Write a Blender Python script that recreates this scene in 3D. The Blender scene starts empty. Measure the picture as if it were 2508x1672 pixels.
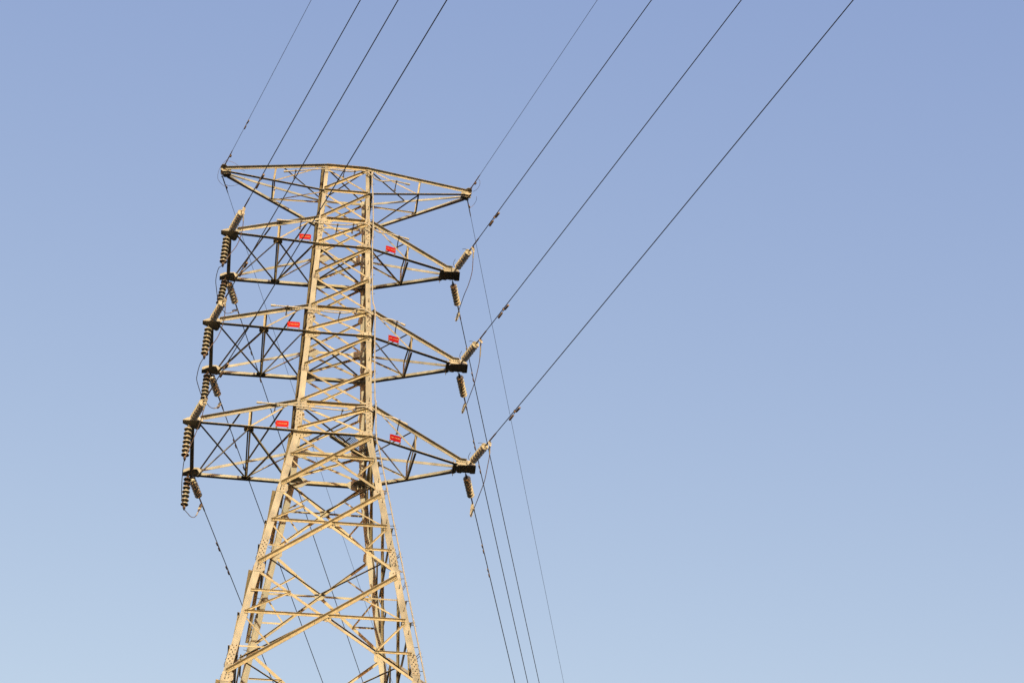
import bpy, math, random
from mathutils import Vector as V, Matrix, Quaternion
random.seed(7)
R = math.radians
scene = bpy.context.scene
C = scene.collection

# ------------------------------------------------------------ camera, sky, sun
SUN_EL, SUN_AZ = R(7), R(175)          # azimuth clockwise from +Y, seen from above
cam = bpy.data.cameras.new('camera')
camo = bpy.data.objects.new('camera', cam)
C.objects.link(camo)
camo.location = (-1.8742, -52.6659, -34.0354)
camo.rotation_euler = (2.2072, 0.0095, -0.1416)
cam.sensor_width = 36.0
cam.lens = 36.0 * 4702.48 / 2508.0
cam.clip_start, cam.clip_end = 0.5, 6000
scene.camera = camo

world = bpy.data.worlds.new("World")
scene.world = world
world.use_nodes = True
nt = world.node_tree
bg = nt.nodes['Background']
sky = nt.nodes.new('ShaderNodeTexSky')
sky.sky_type = 'NISHITA'
sky.sun_disc = False
sky.sun_elevation = SUN_EL
sky.sun_rotation = SUN_AZ
sky.altitude = 0
sky.air_density, sky.dust_density, sky.ozone_density = 1.0, 1.2, 1.6
tint = nt.nodes.new('ShaderNodeMix')
tint.data_type = 'RGBA'
tint.blend_type = 'MULTIPLY'
tint.inputs[0].default_value = 1.0
tint.inputs[7].default_value = (1.474, 0.985, 0.464, 1)
nt.links.new(sky.outputs[0], tint.inputs[6])
veil = nt.nodes.new('ShaderNodeMix')          # thin even haze over the whole sky
veil.data_type, veil.blend_type = 'RGBA', 'ADD'
veil.inputs[0].default_value = 1.0
veil.inputs[7].default_value = (0.20, 0.424, 1.563, 1)
nt.links.new(tint.outputs[2], veil.inputs[6])
nt.links.new(veil.outputs[2], bg.inputs[0])
bg.inputs[1].default_value = 0.15

sd = V((math.sin(SUN_AZ) * math.cos(SUN_EL), math.cos(SUN_AZ) * math.cos(SUN_EL), math.sin(SUN_EL)))
sun = bpy.data.lights.new('sun', 'SUN')
sun.energy = 3.25
sun.angle = R(0.53)
sun.color = (1.0, 0.85, 0.53)
suno = bpy.data.objects.new('sun', sun)
suno.rotation_euler = (-sd).to_track_quat('-Z', 'Y').to_euler()
suno.location = sd * 60
C.objects.link(suno)

vs = scene.view_settings
vs.view_transform, vs.look, vs.exposure, vs.gamma, vs.use_curve_mapping = 'Standard', 'None', 0.9, 1.0, False


# ------------------------------------------------------------ materials
def mat(name, col, rough=0.6, metal=0.0, noise=0.0, scale=3.0, streak=0.0, spec=0.5, stain=None):
    m = bpy.data.materials.new(name)
    m.use_nodes = True
    t = m.node_tree
    b = t.nodes['Principled BSDF']
    b.inputs['Base Color'].default_value = (*col, 1)
    b.inputs['Roughness'].default_value = rough
    b.inputs['Metallic'].default_value = metal
    b.inputs['Specular IOR Level'].default_value = spec
    if noise:
        tc = t.nodes.new('ShaderNodeTexCoord')
        mp = t.nodes.new('ShaderNodeMapping')
        mp.inputs['Scale'].default_value = (1, 1, 0.35 if streak else 1)
        n1 = t.nodes.new('ShaderNodeTexNoise')
        n1.inputs['Scale'].default_value = scale
        n1.inputs['Detail'].default_value = 2.5
        n2 = t.nodes.new('ShaderNodeTexNoise')
        n2.inputs['Scale'].default_value = scale * 3.1
        n2.inputs['Detail'].default_value = 1.5
        ad = t.nodes.new('ShaderNodeMath'); ad.operation = 'ADD'
        mr = t.nodes.new('ShaderNodeMapRange')
        mr.inputs[1].default_value, mr.inputs[2].default_value = 0.7, 1.3
        mx = t.nodes.new('ShaderNodeMix'); mx.data_type = 'RGBA'
        dark = stain or tuple(c * (1 - noise) for c in col)
        mx.inputs[6].default_value = (*dark, 1)
        mx.inputs[7].default_value = (*tuple(min(1, c * (1 + noise * .5)) for c in col), 1)
        L = t.links.new
        L(tc.outputs['Object'], mp.inputs[0]); L(mp.outputs[0], n1.inputs[0]); L(mp.outputs[0], n2.inputs[0])
        L(n1.outputs[0], ad.inputs[0]); L(n2.outputs[0], ad.inputs[1]); L(ad.outputs[0], mr.inputs[0])
        L(mr.outputs[0], mx.inputs[0])
        oi = t.nodes.new('ShaderNodeObjectInfo')
        mo = t.nodes.new('ShaderNodeMapRange')
        mo.inputs[3].default_value, mo.inputs[4].default_value = .78, 1.12
        mu_ = t.nodes.new('ShaderNodeVectorMath'); mu_.operation = 'SCALE'
        L(oi.outputs['Random'], mo.inputs[0]); L(mx.outputs[2], mu_.inputs[0]); L(mo.outputs[0], mu_.inputs['Scale'])
        L(mu_.outputs[0], b.inputs['Base Color'])
        rr = t.nodes.new('ShaderNodeMapRange')
        rr.inputs[3].default_value, rr.inputs[4].default_value = max(0, rough - .12), min(1, rough + .12)
        L(n2.outputs[0], rr.inputs[0]); L(rr.outputs[0], b.inputs['Roughness'])
    return m


M_STEEL = mat('galvanised_steel', (0.293, 0.276, 0.228), .55, 0, .34, 1.6, .1, .3)
M_STEEL2 = mat('galvanised_steel_brace', (0.338, 0.288, 0.188), .55, 0, .26, 2.2, 0, .3)
M_BOLT = mat('bolt_steel', (0.06, 0.05, 0.04), .65, 0)
M_PLATE = mat('gusset_steel', (0.300, 0.276, 0.224), .5, 0, .22, 3.5, 0, .3)
M_PIPE = mat('rail_pipe', (0.29, 0.27, 0.235), .4, 0, .15, 4, 0, .4)
M_PORC = mat('insulator_porcelain', (0.41, 0.375, 0.285), .2, 0, 0, 7, 0, .5)
M_CAP = mat('insulator_cap_iron', (0.10, 0.09, 0.075), .55, .1)
M_WIRE = mat('aluminium_conductor', (0.032, 0.030, 0.030), .55, 0)
M_JUMP = mat('jumper_aluminium', (0.15, 0.10, 0.075), .5, .1)
M_ALU = mat('clamp_aluminium', (0.34, 0.31, 0.26), .5, 0, 0, 8)
M_HARD = mat('dark_hardware', (0.07, 0.062, 0.055), .55, .3)
M_DAMP = mat('damper_iron', (0.17, 0.115, 0.075), .6, .1, 0, 14)
M_RED = mat('sign_red', (0.34, 0.005, 0.002), .5, 0, .12, 6, 0, .1)
M_RED2 = mat('sign_crimson', (0.27, 0.002, 0.005), .5, 0, .12, 6, 0, .1)
M_TEXT = mat('sign_cream', (0.32, 0.18, 0.085), .8)
M_MESH = mat('grating_steel', (0.13, 0.12, 0.10), .6, .2)
M_GROUND = mat('ground_earth', (0.012, 0.011, 0.008), .95, 0, .5, .05, 0, .0)

# ------------------------------------------------------------ mesh helpers
class MB:
    def __init__(s):
        s.v, s.f, s.m = [], [], []
    def add(s, vs, fs, mi=0):
        o = len(s.v)
        s.v += [V(p) for p in vs]
        s.f += [tuple(i + o for i in f) for f in fs]
        s.m += [mi] * len(fs)
    def prism(s, polyA, polyB, mi=0):
        n = len(polyA)
        fs = [(i, (i + 1) % n, n + (i + 1) % n, n + i) for i in range(n)]
        fs += [tuple(range(n))[::-1], tuple(range(n, 2 * n))]
        s.add(list(polyA) + list(polyB), fs, mi)
    def box(s, c, x, y, z, mi=0):
        """centre plus three half-axis vectors"""
        c, x, y, z = V(c), V(x), V(y), V(z)
        s.prism([c - x - y - z, c + x - y - z, c + x + y - z, c - x + y - z],
                [c - x - y + z, c + x - y + z, c + x + y + z, c - x + y + z], mi)
    def plate(s, pts, n, t, mi=0):
        n = V(n).normalized() * t
        s.prism([V(p) for p in pts], [V(p) + n for p in pts], mi)
    def tube(s, pts, r, seg=8, mi=0, caps=True, up=None):
        pts = [V(p) for p in pts]
        rs = r if isinstance(r, (list, tuple)) else [r] * len(pts)
        d0 = (pts[1] - pts[0]).normalized()
        a = d0.cross(V((0, 0, 1)) if abs(d0.z) < .9 else V((1, 0, 0))).normalized()
        vs, fs = [], []
        for i, p in enumerate(pts):
            d = (pts[min(i + 1, len(pts) - 1)] - pts[max(i - 1, 0)]).normalized()
            a = (a - d * a.dot(d)).normalized()
            b = d.cross(a)
            for k in range(seg):
                th = 2 * math.pi * k / seg
                vs.append(p + (a * math.cos(th) + b * math.sin(th)) * rs[i])
            if i:
                o = (i - 1) * seg
                fs += [(o + k, o + (k + 1) % seg, o + seg + (k + 1) % seg, o + seg + k) for k in range(seg)]
        if caps:
            fs.append(tuple(range(seg))[::-1])
            fs.append(tuple(range(len(vs) - seg, len(vs))))
        s.add(vs, fs, mi)
    def cyl(s, a, b, r, seg=8, mi=0):
        s.tube([a, b], r, seg, mi)
    def lathe(s, prof, seg=24, mi=0):
        """profile of (r, z) about local Z"""
        vs, fs = [], []
        for r, z in prof:
            for k in range(seg):
                th = 2 * math.pi * k / seg
                vs.append(V((r * math.cos(th), r * math.sin(th), z)))
        for i in range(len(prof) - 1):
            o = i * seg
            fs += [(o + k, o + (k + 1) % seg, o + seg + (k + 1) % seg, o + seg + k) for k in range(seg)]
        s.add(vs, fs, mi)
    def angle(s, p0, p1, n, w, t, off=0.0, top=1, out=1, ta=0.0, tb=0.0, w2=None, mi=0):
        """equal-leg steel angle: one flange in the plane with normal n, the other standing along out*n at its top (or bottom) edge"""
        p0, p1, n = V(p0), V(p1), V(n)
        d = (p1 - p0).normalized()
        n = (n - d * n.dot(d)).normalized()
        u = d.cross(n).normalized()
        if u.z < 0 or (abs(u.z) < 1e-3 and u.y < 0):
            u = -u
        w2 = w2 or w
        a = -u * top
        o = n * out
        base = n * off + u * (top * w * .5)
        poly = [(0, 0), (w, 0), (w, t), (t, t), (t, w2), (0, w2)]
        P0, P1 = p0 + d * ta + base, p1 - d * tb + base
        A = [P0 + a * x + o * y for x, y in poly]
        B = [P1 + a * x + o * y for x, y in poly]
        s.prism(A, B, mi)
    def bolt(s, p, n, r=.013, h=.022, mi=1):
        r *= 1.2; h *= 1.2
        p, n = V(p), V(n).normalized()
        s.cyl(p - n * .002, p + n * h, r, 6, mi)
    def obj(s, name, mats, parent=None, origin=(0, 0, 0), smooth=False):
        me = bpy.data.meshes.new(name)
        og = V(origin)
        me.from_pydata([tuple(p - og) for p in s.v], [], s.f)
        for m in (mats if isinstance(mats, (list, tuple)) else [mats]):
            me.materials.append(m)
        me.polygons.foreach_set('material_index', [min(i, len(me.materials) - 1) for i in s.m])
        if smooth:
            me.polygons.foreach_set('use_smooth', [True] * len(s.f))
        me.update()
        import bmesh
        bm = bmesh.new(); bm.from_mesh(me)
        bmesh.ops.recalc_face_normals(bm, faces=bm.faces)
        bm.to_mesh(me); bm.free()
        if smooth:
            try:
                me.set_sharp_from_angle(angle=R(38))
            except Exception:
                pass
        o = bpy.data.objects.new(name, me)
        C.objects.link(o)
        if parent:
            o.parent = parent
        return o


def tag(o, label=None, cat=None, group=None, kind=None):
    for k, v in (('label', label), ('category', cat), ('group', group), ('kind', kind)):
        if v:
            o[k] = v
    return o


def empty(name, loc, rot=None):
    o = bpy.data.objects.new(name, None)
    C.objects.link(o)
    o.empty_display_size = .3
    o.location = loc
    if rot is not None:
        o.rotation_mode = 'QUATERNION'
        o.rotation_quaternion = rot
    return o


def copy_tree(o, parent=None):
    c = o.copy()
    C.objects.link(c)
    if parent:
        c.parent = parent
    for ch in list(o.children):
        copy_tree(ch, c)
    return c


def smooth_path(pts, n=8):
    """Catmull-Rom through the points"""
    pts = [V(p) for p in pts]
    P = [pts[0] * 2 - pts[1]] + pts + [pts[-1] * 2 - pts[-2]]
    out = []
    for i in range(1, len(P) - 2):
        a, b, c, d = P[i - 1:i + 3]
        for k in range(n):
            t = k / n
            out.append(.5 * ((2 * b) + (c - a) * t + (2 * a - 5 * b + 4 * c - d) * t * t + (3 * b - a - 3 * c + d) * t ** 3))
    out.append(pts[-1])
    return out


# ------------------------------------------------------------ ground
GZ = -35.6
g = MB()
N = 48
ring = [0, 40, 120, 400, 1200, 3500]
vs = [V((0, 0, GZ))]
for r in ring[1:]:
    for k in range(N):
        vs.append(V((r * math.cos(2 * math.pi * k / N), r * math.sin(2 * math.pi * k / N), GZ)))
fs = [(0, 1 + k, 1 + (k + 1) % N) for k in range(N)]
for i in range(len(ring) - 2):
    o = 1 + i * N
    fs += [(o + k, o + N + k, o + N + (k + 1) % N, o + (k + 1) % N) for k in range(N)]
g.add(vs, fs)
tag(g.obj('ground', M_GROUND), kind='structure')

# ------------------------------------------------------------ tower frame
LZ = [11.717, 10.539, 9.169, 8.0, 6.592, 5.139, 4.092, 2.606, 1.13, 0.0, -2.432, -5.642, -9.647, -14.6, -20.6, -27.6, GZ]
def XC(z):
    return 1.243 - (1.243 - .783) * z / 11.717 if z >= 0 else 1.243 + (2.80 - 1.243) * (-z) / 9.647
def YC(z):
    return 1.473 - (1.473 - .933) * z / 11.717 if z >= 0 else 1.473 + (3.489 - 1.473) * (-z) / 9.647
def LW(z):
    return .13 if z > 9.0 else .17 if z > 2.4 else .195 if z > -.2 else .212

BASE = (0, 0, GZ)
tower = tag(empty('transmission_tower', BASE), 'tall galvanised steel lattice tower with three tiers of crossarms and a top earth wire arm', 'lattice tower')

FACES = [  # outward normal, right hand direction seen from outside
    (V((0, -1, 0)), V((1, 0, 0))),
    (V((1, 0, 0)), V((0, 1, 0))),
    (V((0, 1, 0)), V((-1, 0, 0))),
    (V((-1, 0, 0)), V((0, -1, 0)))]

def node(f, z, side, inset=None):
    n, r = FACES[f]
    hn, hr = (YC(z), XC(z)) if f % 2 == 0 else (XC(z), YC(z))
    i = LW(z) * .5 if inset is None else inset
    return n * hn + r * side * (hr - i) + V((0, 0, z))

def fnormal(f, z):
    n, r = FACES[f]
    a, b = node(f, z + .1, 1), node(f, z - .1, 1)
    u = (a - b); u -= r * u.dot(r)
    nn = r.cross(u.normalized())
    return nn if nn.dot(n) > 0 else -nn

def lerp(a, b, t):
    return V(a) * (1 - t) + V(b) * t

# legs
for sx, sy in ((-1, -1), (1, -1), (1, 1), (-1, 1)):
    m = MB()
    for i in range(len(LZ) - 1):
        z1, z0 = LZ[i] + (.12 if i == 0 else 0), LZ[i + 1]
        w = LW((z0 + z1) / 2)
        t = .012 if w < .18 else .018
        poly = [(0, 0), (w, 0), (w, t), (t, t), (t, w), (0, w)]
        def ring_at(z):
            x, y = XC(z), YC(z)
            return [V((sx * (x - a), sy * (y - b), z)) for a, b in poly]
        m.prism(ring_at(z0), ring_at(z1))
    leg = m.obj('leg', M_STEEL, tower, BASE)
    # splice plates with bolts on both outer faces
    for zs, h in ((8.62, .22), (4.72, .22), (.66, .36), (-4.95, .36), (-8.9, .36), (-13.5, .5), (-19, .5), (-25, .5)):
        m = MB()
        w = LW(zs - .1)
        for f, (n, r) in enumerate(FACES):
            if n.dot(V((sx, sy, 0))) <= 0:
                continue
            side = 1 if r.dot(V((sx, sy, 0))) > 0 else -1
            nn = fnormal(f, zs)
            a0, a1 = node(f, zs - h, side, .006), node(f, zs - h, side, w - .012)
            b0, b1 = node(f, zs + h, side, .006), node(f, zs + h, side, w - .012)
            m.plate([p + nn * .001 for p in (a0, a1, b1, b0)], nn, .011)
            k = int(h * 2 / .075)
            for j in range(k):
                q = (j + .5) / k
                for u_ in (((.5,) if j % 2 else (.22, .8)) if w > .2 else ((.3,) if j % 2 else (.72,))):
                    p = lerp(lerp(a0, b0, q), lerp(a1, b1, q), u_)
                    m.bolt(p + nn * .011, nn, .0135, .026)
        m.obj('splice_plate', [M_PLATE, M_BOLT], leg, BASE)
    # concrete-level foot
    m = MB()
    m.box((sx * (XC(GZ) - .1), sy * (YC(GZ) - .1), GZ + .02), (.35, 0, 0), (0, .35, 0), (0, 0, .02))
    m.obj('base_plate', M_STEEL, leg, BASE)
    # step bolts up the outer face
    if (sx, sy) in ((1, -1), (-1, 1)):
        z = 11.5
        f = 0 if sy < 0 else 2
        side = 1
        while z > -13:
            m = MB()
            nn = fnormal(f, z)
            p = node(f, z, side, LW(z) * .42)
            m.cyl(p, p + nn * .15, .009, 6)
            m.cyl(p + nn * .148, p + nn * .158, .016, 6)
            m.cyl(p, p + nn * .014, .018, 6)
            m.obj('step_bolt', M_HARD, leg, BASE)
            m = MB()
            z -= .42
            nn = fnormal((f + 1) % 4, z)
            p = node((f + 1) % 4, z, -1, LW(z) * .42)
            m.cyl(p, p + nn * .15, .009, 6)
            m.cyl(p, p + nn * .014, .018, 6)
            m.obj('step_bolt', M_HARD, leg, BASE)
            z -= .42

# horizontals, diagonals, redundants
def solve_cross(f, zt, zb):
    tl, tr, bl, br = node(f, zt, -1), node(f, zt, 1), node(f, zb, -1), node(f, zb, 1)
    wt, wb = (tr - tl).length, (br - bl).length
    t = wt / (wt + wb)
    return lerp(tl, br, t), t, tl, tr, bl, br

for f in range(4):
    n, r = FACES[f]
    for li in (0, 1, 2, 3, 5, 6, 8, 9):
        z = LZ[li]
        m = MB()
        w = .075 if li == 1 else .10 if li != 9 else .11
        bottom = li in (3, 6, 9)
        ext = .04
        a, b = node(f, z, -1), node(f, z, 1)
        d = (b - a).normalized()
        o = .014 if li != 1 else .021
        if f % 2 == 0 and li != 1:
            a, b = (a + d * .2, b - d * .1) if li in (2, 5, 8) else (a - d * .02, b + d * .02)
        else:
            a, b = a + d * .0, b - d * .0
        m.angle(a, b, n, w, .009, o, -1 if bottom else 1, 1, w2=w * 1.25)
        nb = 3
        for e, s in ((a, 1), (b, -1)):
            for j in range(nb):
                m.bolt(e + d * s * (.05 + .06 * j) + V((0, 0, .012 if not bottom else .02)) + n * (o + .008), n, .011, .018)
        m.obj('horizontal_brace', [M_STEEL2, M_BOLT], tower, BASE)
    for i in range(16):
        zt, zb = LZ[i], LZ[i + 1]
        X, t, tl, tr, bl, br = solve_cross(f, zt, zb)
        nn = fnormal(f, (zt + zb) / 2)
        big = i >= 9
        wA = .078 if not big else .105
        wB = .062 if not big else .085
        if i in (2, 5, 8) and not big:
            wA, wB = .085, .07
        # shift nodes a little from the horizontals
        dz = .09 if not big else .12
        tl2, tr2 = lerp(tl, bl, dz / (zt - zb)), lerp(tr, br, dz / (zt - zb))
        bl2, br2 = lerp(bl, tl, dz / (zt - zb)), lerp(br, tr, dz / (zt - zb))
        nm = 'diagonal_brace' if not big else 'main_brace'
        m = MB()
        m.angle(bl2, tr2, nn, wA * .95, .008 if not big else .01, .0235, 1, 1, w2=wA * 1.15)
        dA = (tr2 - bl2).normalized()
        for e, s in ((bl2, 1), (tr2, -1)):
            for j in range(3 if not big else 4):
                m.bolt(e + dA * s * (.05 + .065 * j) + nn * .031, nn, .011, .02)
        m.bolt(lerp(bl2, tr2, .5) + nn * .031, nn, .011, .02)
        m.obj(nm, [M_STEEL2, M_BOLT], tower, BASE)
        m = MB()
        dB = (br2 - tl2).normalized()
        tr_ = LW(zt) * .62
        m.angle(tl2, br2, nn, wB, .008, -.004, 1, -1, tr_, tr_)
        m.obj(nm, [M_STEEL2, M_BOLT], tower, BASE)
        if 9 <= i <= 12:
            wr = .05
            tt = (zt - X.z) / (zt - zb)
            ML, MR = lerp(tl, bl, tt), lerp(tr, br, tt)
            BU, AU = lerp(tl2, X, .5), lerp(tr2, X, .5)
            AL, BL = lerp(bl2, X, .45), lerp(br2, X, .45)
            def sec(p0, p1, out, w=wr, tp=1, off=None, ta=0., tb=0.):
                m = MB()
                o_ = (.035 if out > 0 else -.02) if off is None else off
                m.angle(p0, p1, nn, w, .006, o_, tp, out, ta, tb)
                if out > 0:
                    dd = (V(p1) - V(p0)).normalized()
                    for q, s in ((V(p0), 1), (V(p1), -1)):
                        m.bolt(q + dd * s * .04 + nn * (o_ + .005), nn, .01, .016)
                        m.bolt(q + dd * s * .09 + nn * (o_ + .005), nn, .01, .016)
                m.obj('secondary_brace', [M_STEEL2, M_BOLT], tower, BASE)
            hh = (MR - ML).normalized()
            sec(ML, X - hh * .07, 1, .07, 1, .03)
            sec(X + hh * .07, MR, 1, .07, 1, .03)
            if i < 12:
                sec(BU, ML - V((0, 0, .0)), 1)
                sec(ML - V((0, 0, .08)), AL, -1, ta=.12)
                sec(AU, MR, -1, tb=.12)
                sec(MR - V((0, 0, .08)), BL, 1)
            if i in (10, 11):
                tq = (zt - AL.z) / (zt - zb)
                sec(lerp(tl, bl, tq), AL, -1, ta=.12)
                tq = (zt - BL.z) / (zt - zb)
                sec(BL, lerp(tr, br, tq), 1, .055, 1)
            if i == 11:
                tq = (zt - BU.z) / (zt - zb)
                sec(lerp(tl, bl, tq), BU, 1, .055, 1)
                tq = (zt - AU.z) / (zt - zb)
                sec(AU, lerp(tr, br, tq), -1, tb=.12)
            # crossing plate
            m = MB()
            u = V((0, 0, 1))
            m.plate([X + hh * a_ + u * b_ - nn * .002 for a_, b_ in ((-.12, .09), (.1, .12), (.2, .02), (.16, -.1), (.05, -.16), (-.14, -.09))], nn, .010)
            for a_, b_ in ((.1, -.06), (.13, .03), (0, -.1)):
                m.bolt(X + hh * a_ + u * b_ + nn * .008, nn)
            m.obj('gusset_plate', [M_PLATE, M_BOLT], tower, BASE)

# gusset plates at the leg nodes
for i in range(0, 13):
    z = LZ[i]
    for f in range(4):
        n, r = FACES[f]
        nn = fnormal(f, z + .02)
        for side in (-1, 1):
            c = node(f, z, side)
            w = LW(z)
            major = i in (2, 3, 5, 6, 8, 9)
            s = {True: 1.0, False: .72}[major] * (1.15 if i >= 8 else .9 if i < 2 else 1)
            k = -side
            if major:
                pl = [(-w * .5, .19 * s), (w * .42, .19 * s), (.3 * s, .12 * s), (.42 * s, .05 * s), (.42 * s, -.06 * s), (.3 * s, -.17 * s), (w * .45, -.22 * s), (-w * .5, -.22 * s)]
            else:
                pl = [(-w * .42, .15 * s), (w * .4, .17 * s), (w * .5 + .07 * s, .10 * s), (w * .5 + .12 * s, -.12 * s), (w * .5 + .04 * s, -.19 * s), (-w * .42, -.16 * s)]
            if i == 0:
                pl = [(a_, min(b_, .1)) for a_, b_ in pl]
            if i >= 10:
                pl = [(a_ * 1.15, b_ * 1.25) for a_, b_ in pl]
            slope = (node(f, z + .1, side) - node(f, z - .1, side)) / .2
            uz = slope
            m = MB()
            m.plate([c + r * k * a_ + uz * b_ + nn * .001 for a_, b_ in pl], nn, .0115)
            for a_, b_ in ([(0, .13), (0, .05), (0, -.05), (0, -.13), (.17, .07), (.24, .05), (.17, -.1), (.23, -.07), (.1, -.14)] if major else [(0, .1), (0, .03), (0, -.06), (0, -.12), (.09, .05), (.1, -.08)]):
                m.bolt(c + r * k * a_ * s * (1.1 if i >= 9 else 1) + uz * b_ * s * 1.05 + nn * .012, nn, .0125, .024)
            m.obj('gusset_plate', [M_PLATE, M_BOLT], tower, BASE)
            if i in (3, 6, 9):      # larger inner corner plate carrying the plan bracing
                m = MB()
                q = node(f, z - .03, side, 0)
                q.x -= math.copysign(.03, q.x); q.y -= math.copysign(.03, q.y)
                if f % 2 == 0:
                    ix, iy = -math.copysign(1, q.x), -math.copysign(1, q.y)
                    m.plate([q, q + V((ix * .42, 0, 0)), q + V((ix * .34, iy * .2, 0)), q + V((ix * .15, iy * .36, 0)), q + V((0, iy * .36, 0))], (0, 0, 1), .01)
                    m.obj('plan_gusset', [M_PLATE, M_BOLT], tower, BASE)

# plan bracing
UP = V((0, 0, 1))
def plan(p0, p1, w=.07, ta=.15, tb=.15, dz=0.0, tp=-1):
    m = MB()
    p0, p1 = V(p0) + UP * dz, V(p1) + UP * dz
    d = (p1 - p0).normalized()
    side = d.cross(UP)
    if side.y > 0:
        side = -side
    m.angle(p0, p1, side, w, .007, 0, -1, 1, ta, tb)
    m.obj('plan_brace', [M_STEEL2, M_BOLT], tower, BASE)
def corner(z, sx, sy, i=.06):
    return V((sx * (XC(z) - i), sy * (YC(z) - i), z))
for li in (0, 3, 6, 8):
    z = LZ[li]
    plan(corner(z, -1, -1), corner(z, 1, 1), .07 if li else .055, dz=-.03)
    plan(corner(z, 1, -1), corner(z, -1, 1), .07 if li else .055, dz=.05)
for i in (9, 10, 11, 12):
    X = [solve_cross(f, LZ[i], LZ[i + 1])[0] for f in range(4)]
    for f in range(4):
        X[f] = X[f] - FACES[f][0] * .03
        X[f].z = X[0].z
    for f in range(4):
        plan(X[f], X[(f + 1) % 4], .058, .06, .06, dz=.07)
# maintenance grating in the corner of the lowest crossarm level
z = -.04
Fm, Rm = V((-.12, -YC(0) + .05, z)), V((XC(0) - .06, -.12, z))
plan(Fm, Rm, .12, 0, 0, 0)
FRc = corner(z, 1, -1, .12)
plan(lerp(Fm, Rm, .33), lerp(Fm, FRc, .55), .04, 0, 0, .0)
plan(lerp(Fm, Rm, .66), lerp(FRc, Rm, .5), .04, 0, 0, .0)
m = MB()
def inside(p):
    # triangle front-mid, corner, right-mid
    def sg(a, b, c):
        return (a.x - c.x) * (b.y - c.y) - (b.x - c.x) * (a.y - c.y)
    s = [sg(p, Fm, FRc), sg(p, FRc, Rm), sg(p, Rm, Fm)]
    return all(q >= 0 for q in s) or all(q <= 0 for q in s)
step = .065
for dirs in ((V((.5, .866, 0)), V((.866, -.5, 0))), (V((.5, -.866, 0)), V((.866, .5, 0)))):
    d, e = dirs
    for i in range(-60, 60):
        run = []
        for j in range(-140, 140):
            p = V((.6, -.8, z + .045)) + e * step * i + d * .02 * j
            if inside(p):
                run.append(p)
        if len(run) > 2:
            m.box((run[0] + run[-1]) / 2, (run[-1] - run[0]) / 2, e * .006, UP * .004)
m.obj('platform_grating', M_MESH, tower, BASE)

# ------------------------------------------------------------ crossarms
def sub(parent, name, p0, p1, n, w=.06, tp=1, out=1, off=0.0, ta=0., tb=0., t=.007, bolts=False):
    m = MB()
    m.angle(p0, p1, n, w, t, off, tp, out, ta, tb)
    if bolts:
        d = (V(p1) - V(p0)).normalized(); nv = V(n).normalized()
        for q, s in ((V(p0), 1), (V(p1), -1)):
            for j in range(2):
                m.bolt(q + d * s * (.05 + .06 * j) + nv * (off + t), nv, .011, .018)
    return m.obj(name, [M_STEEL2, M_BOLT], parent, BASE)

FRONT, BACK = V((0, -1, 0)), V((0, 1, 0))
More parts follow.
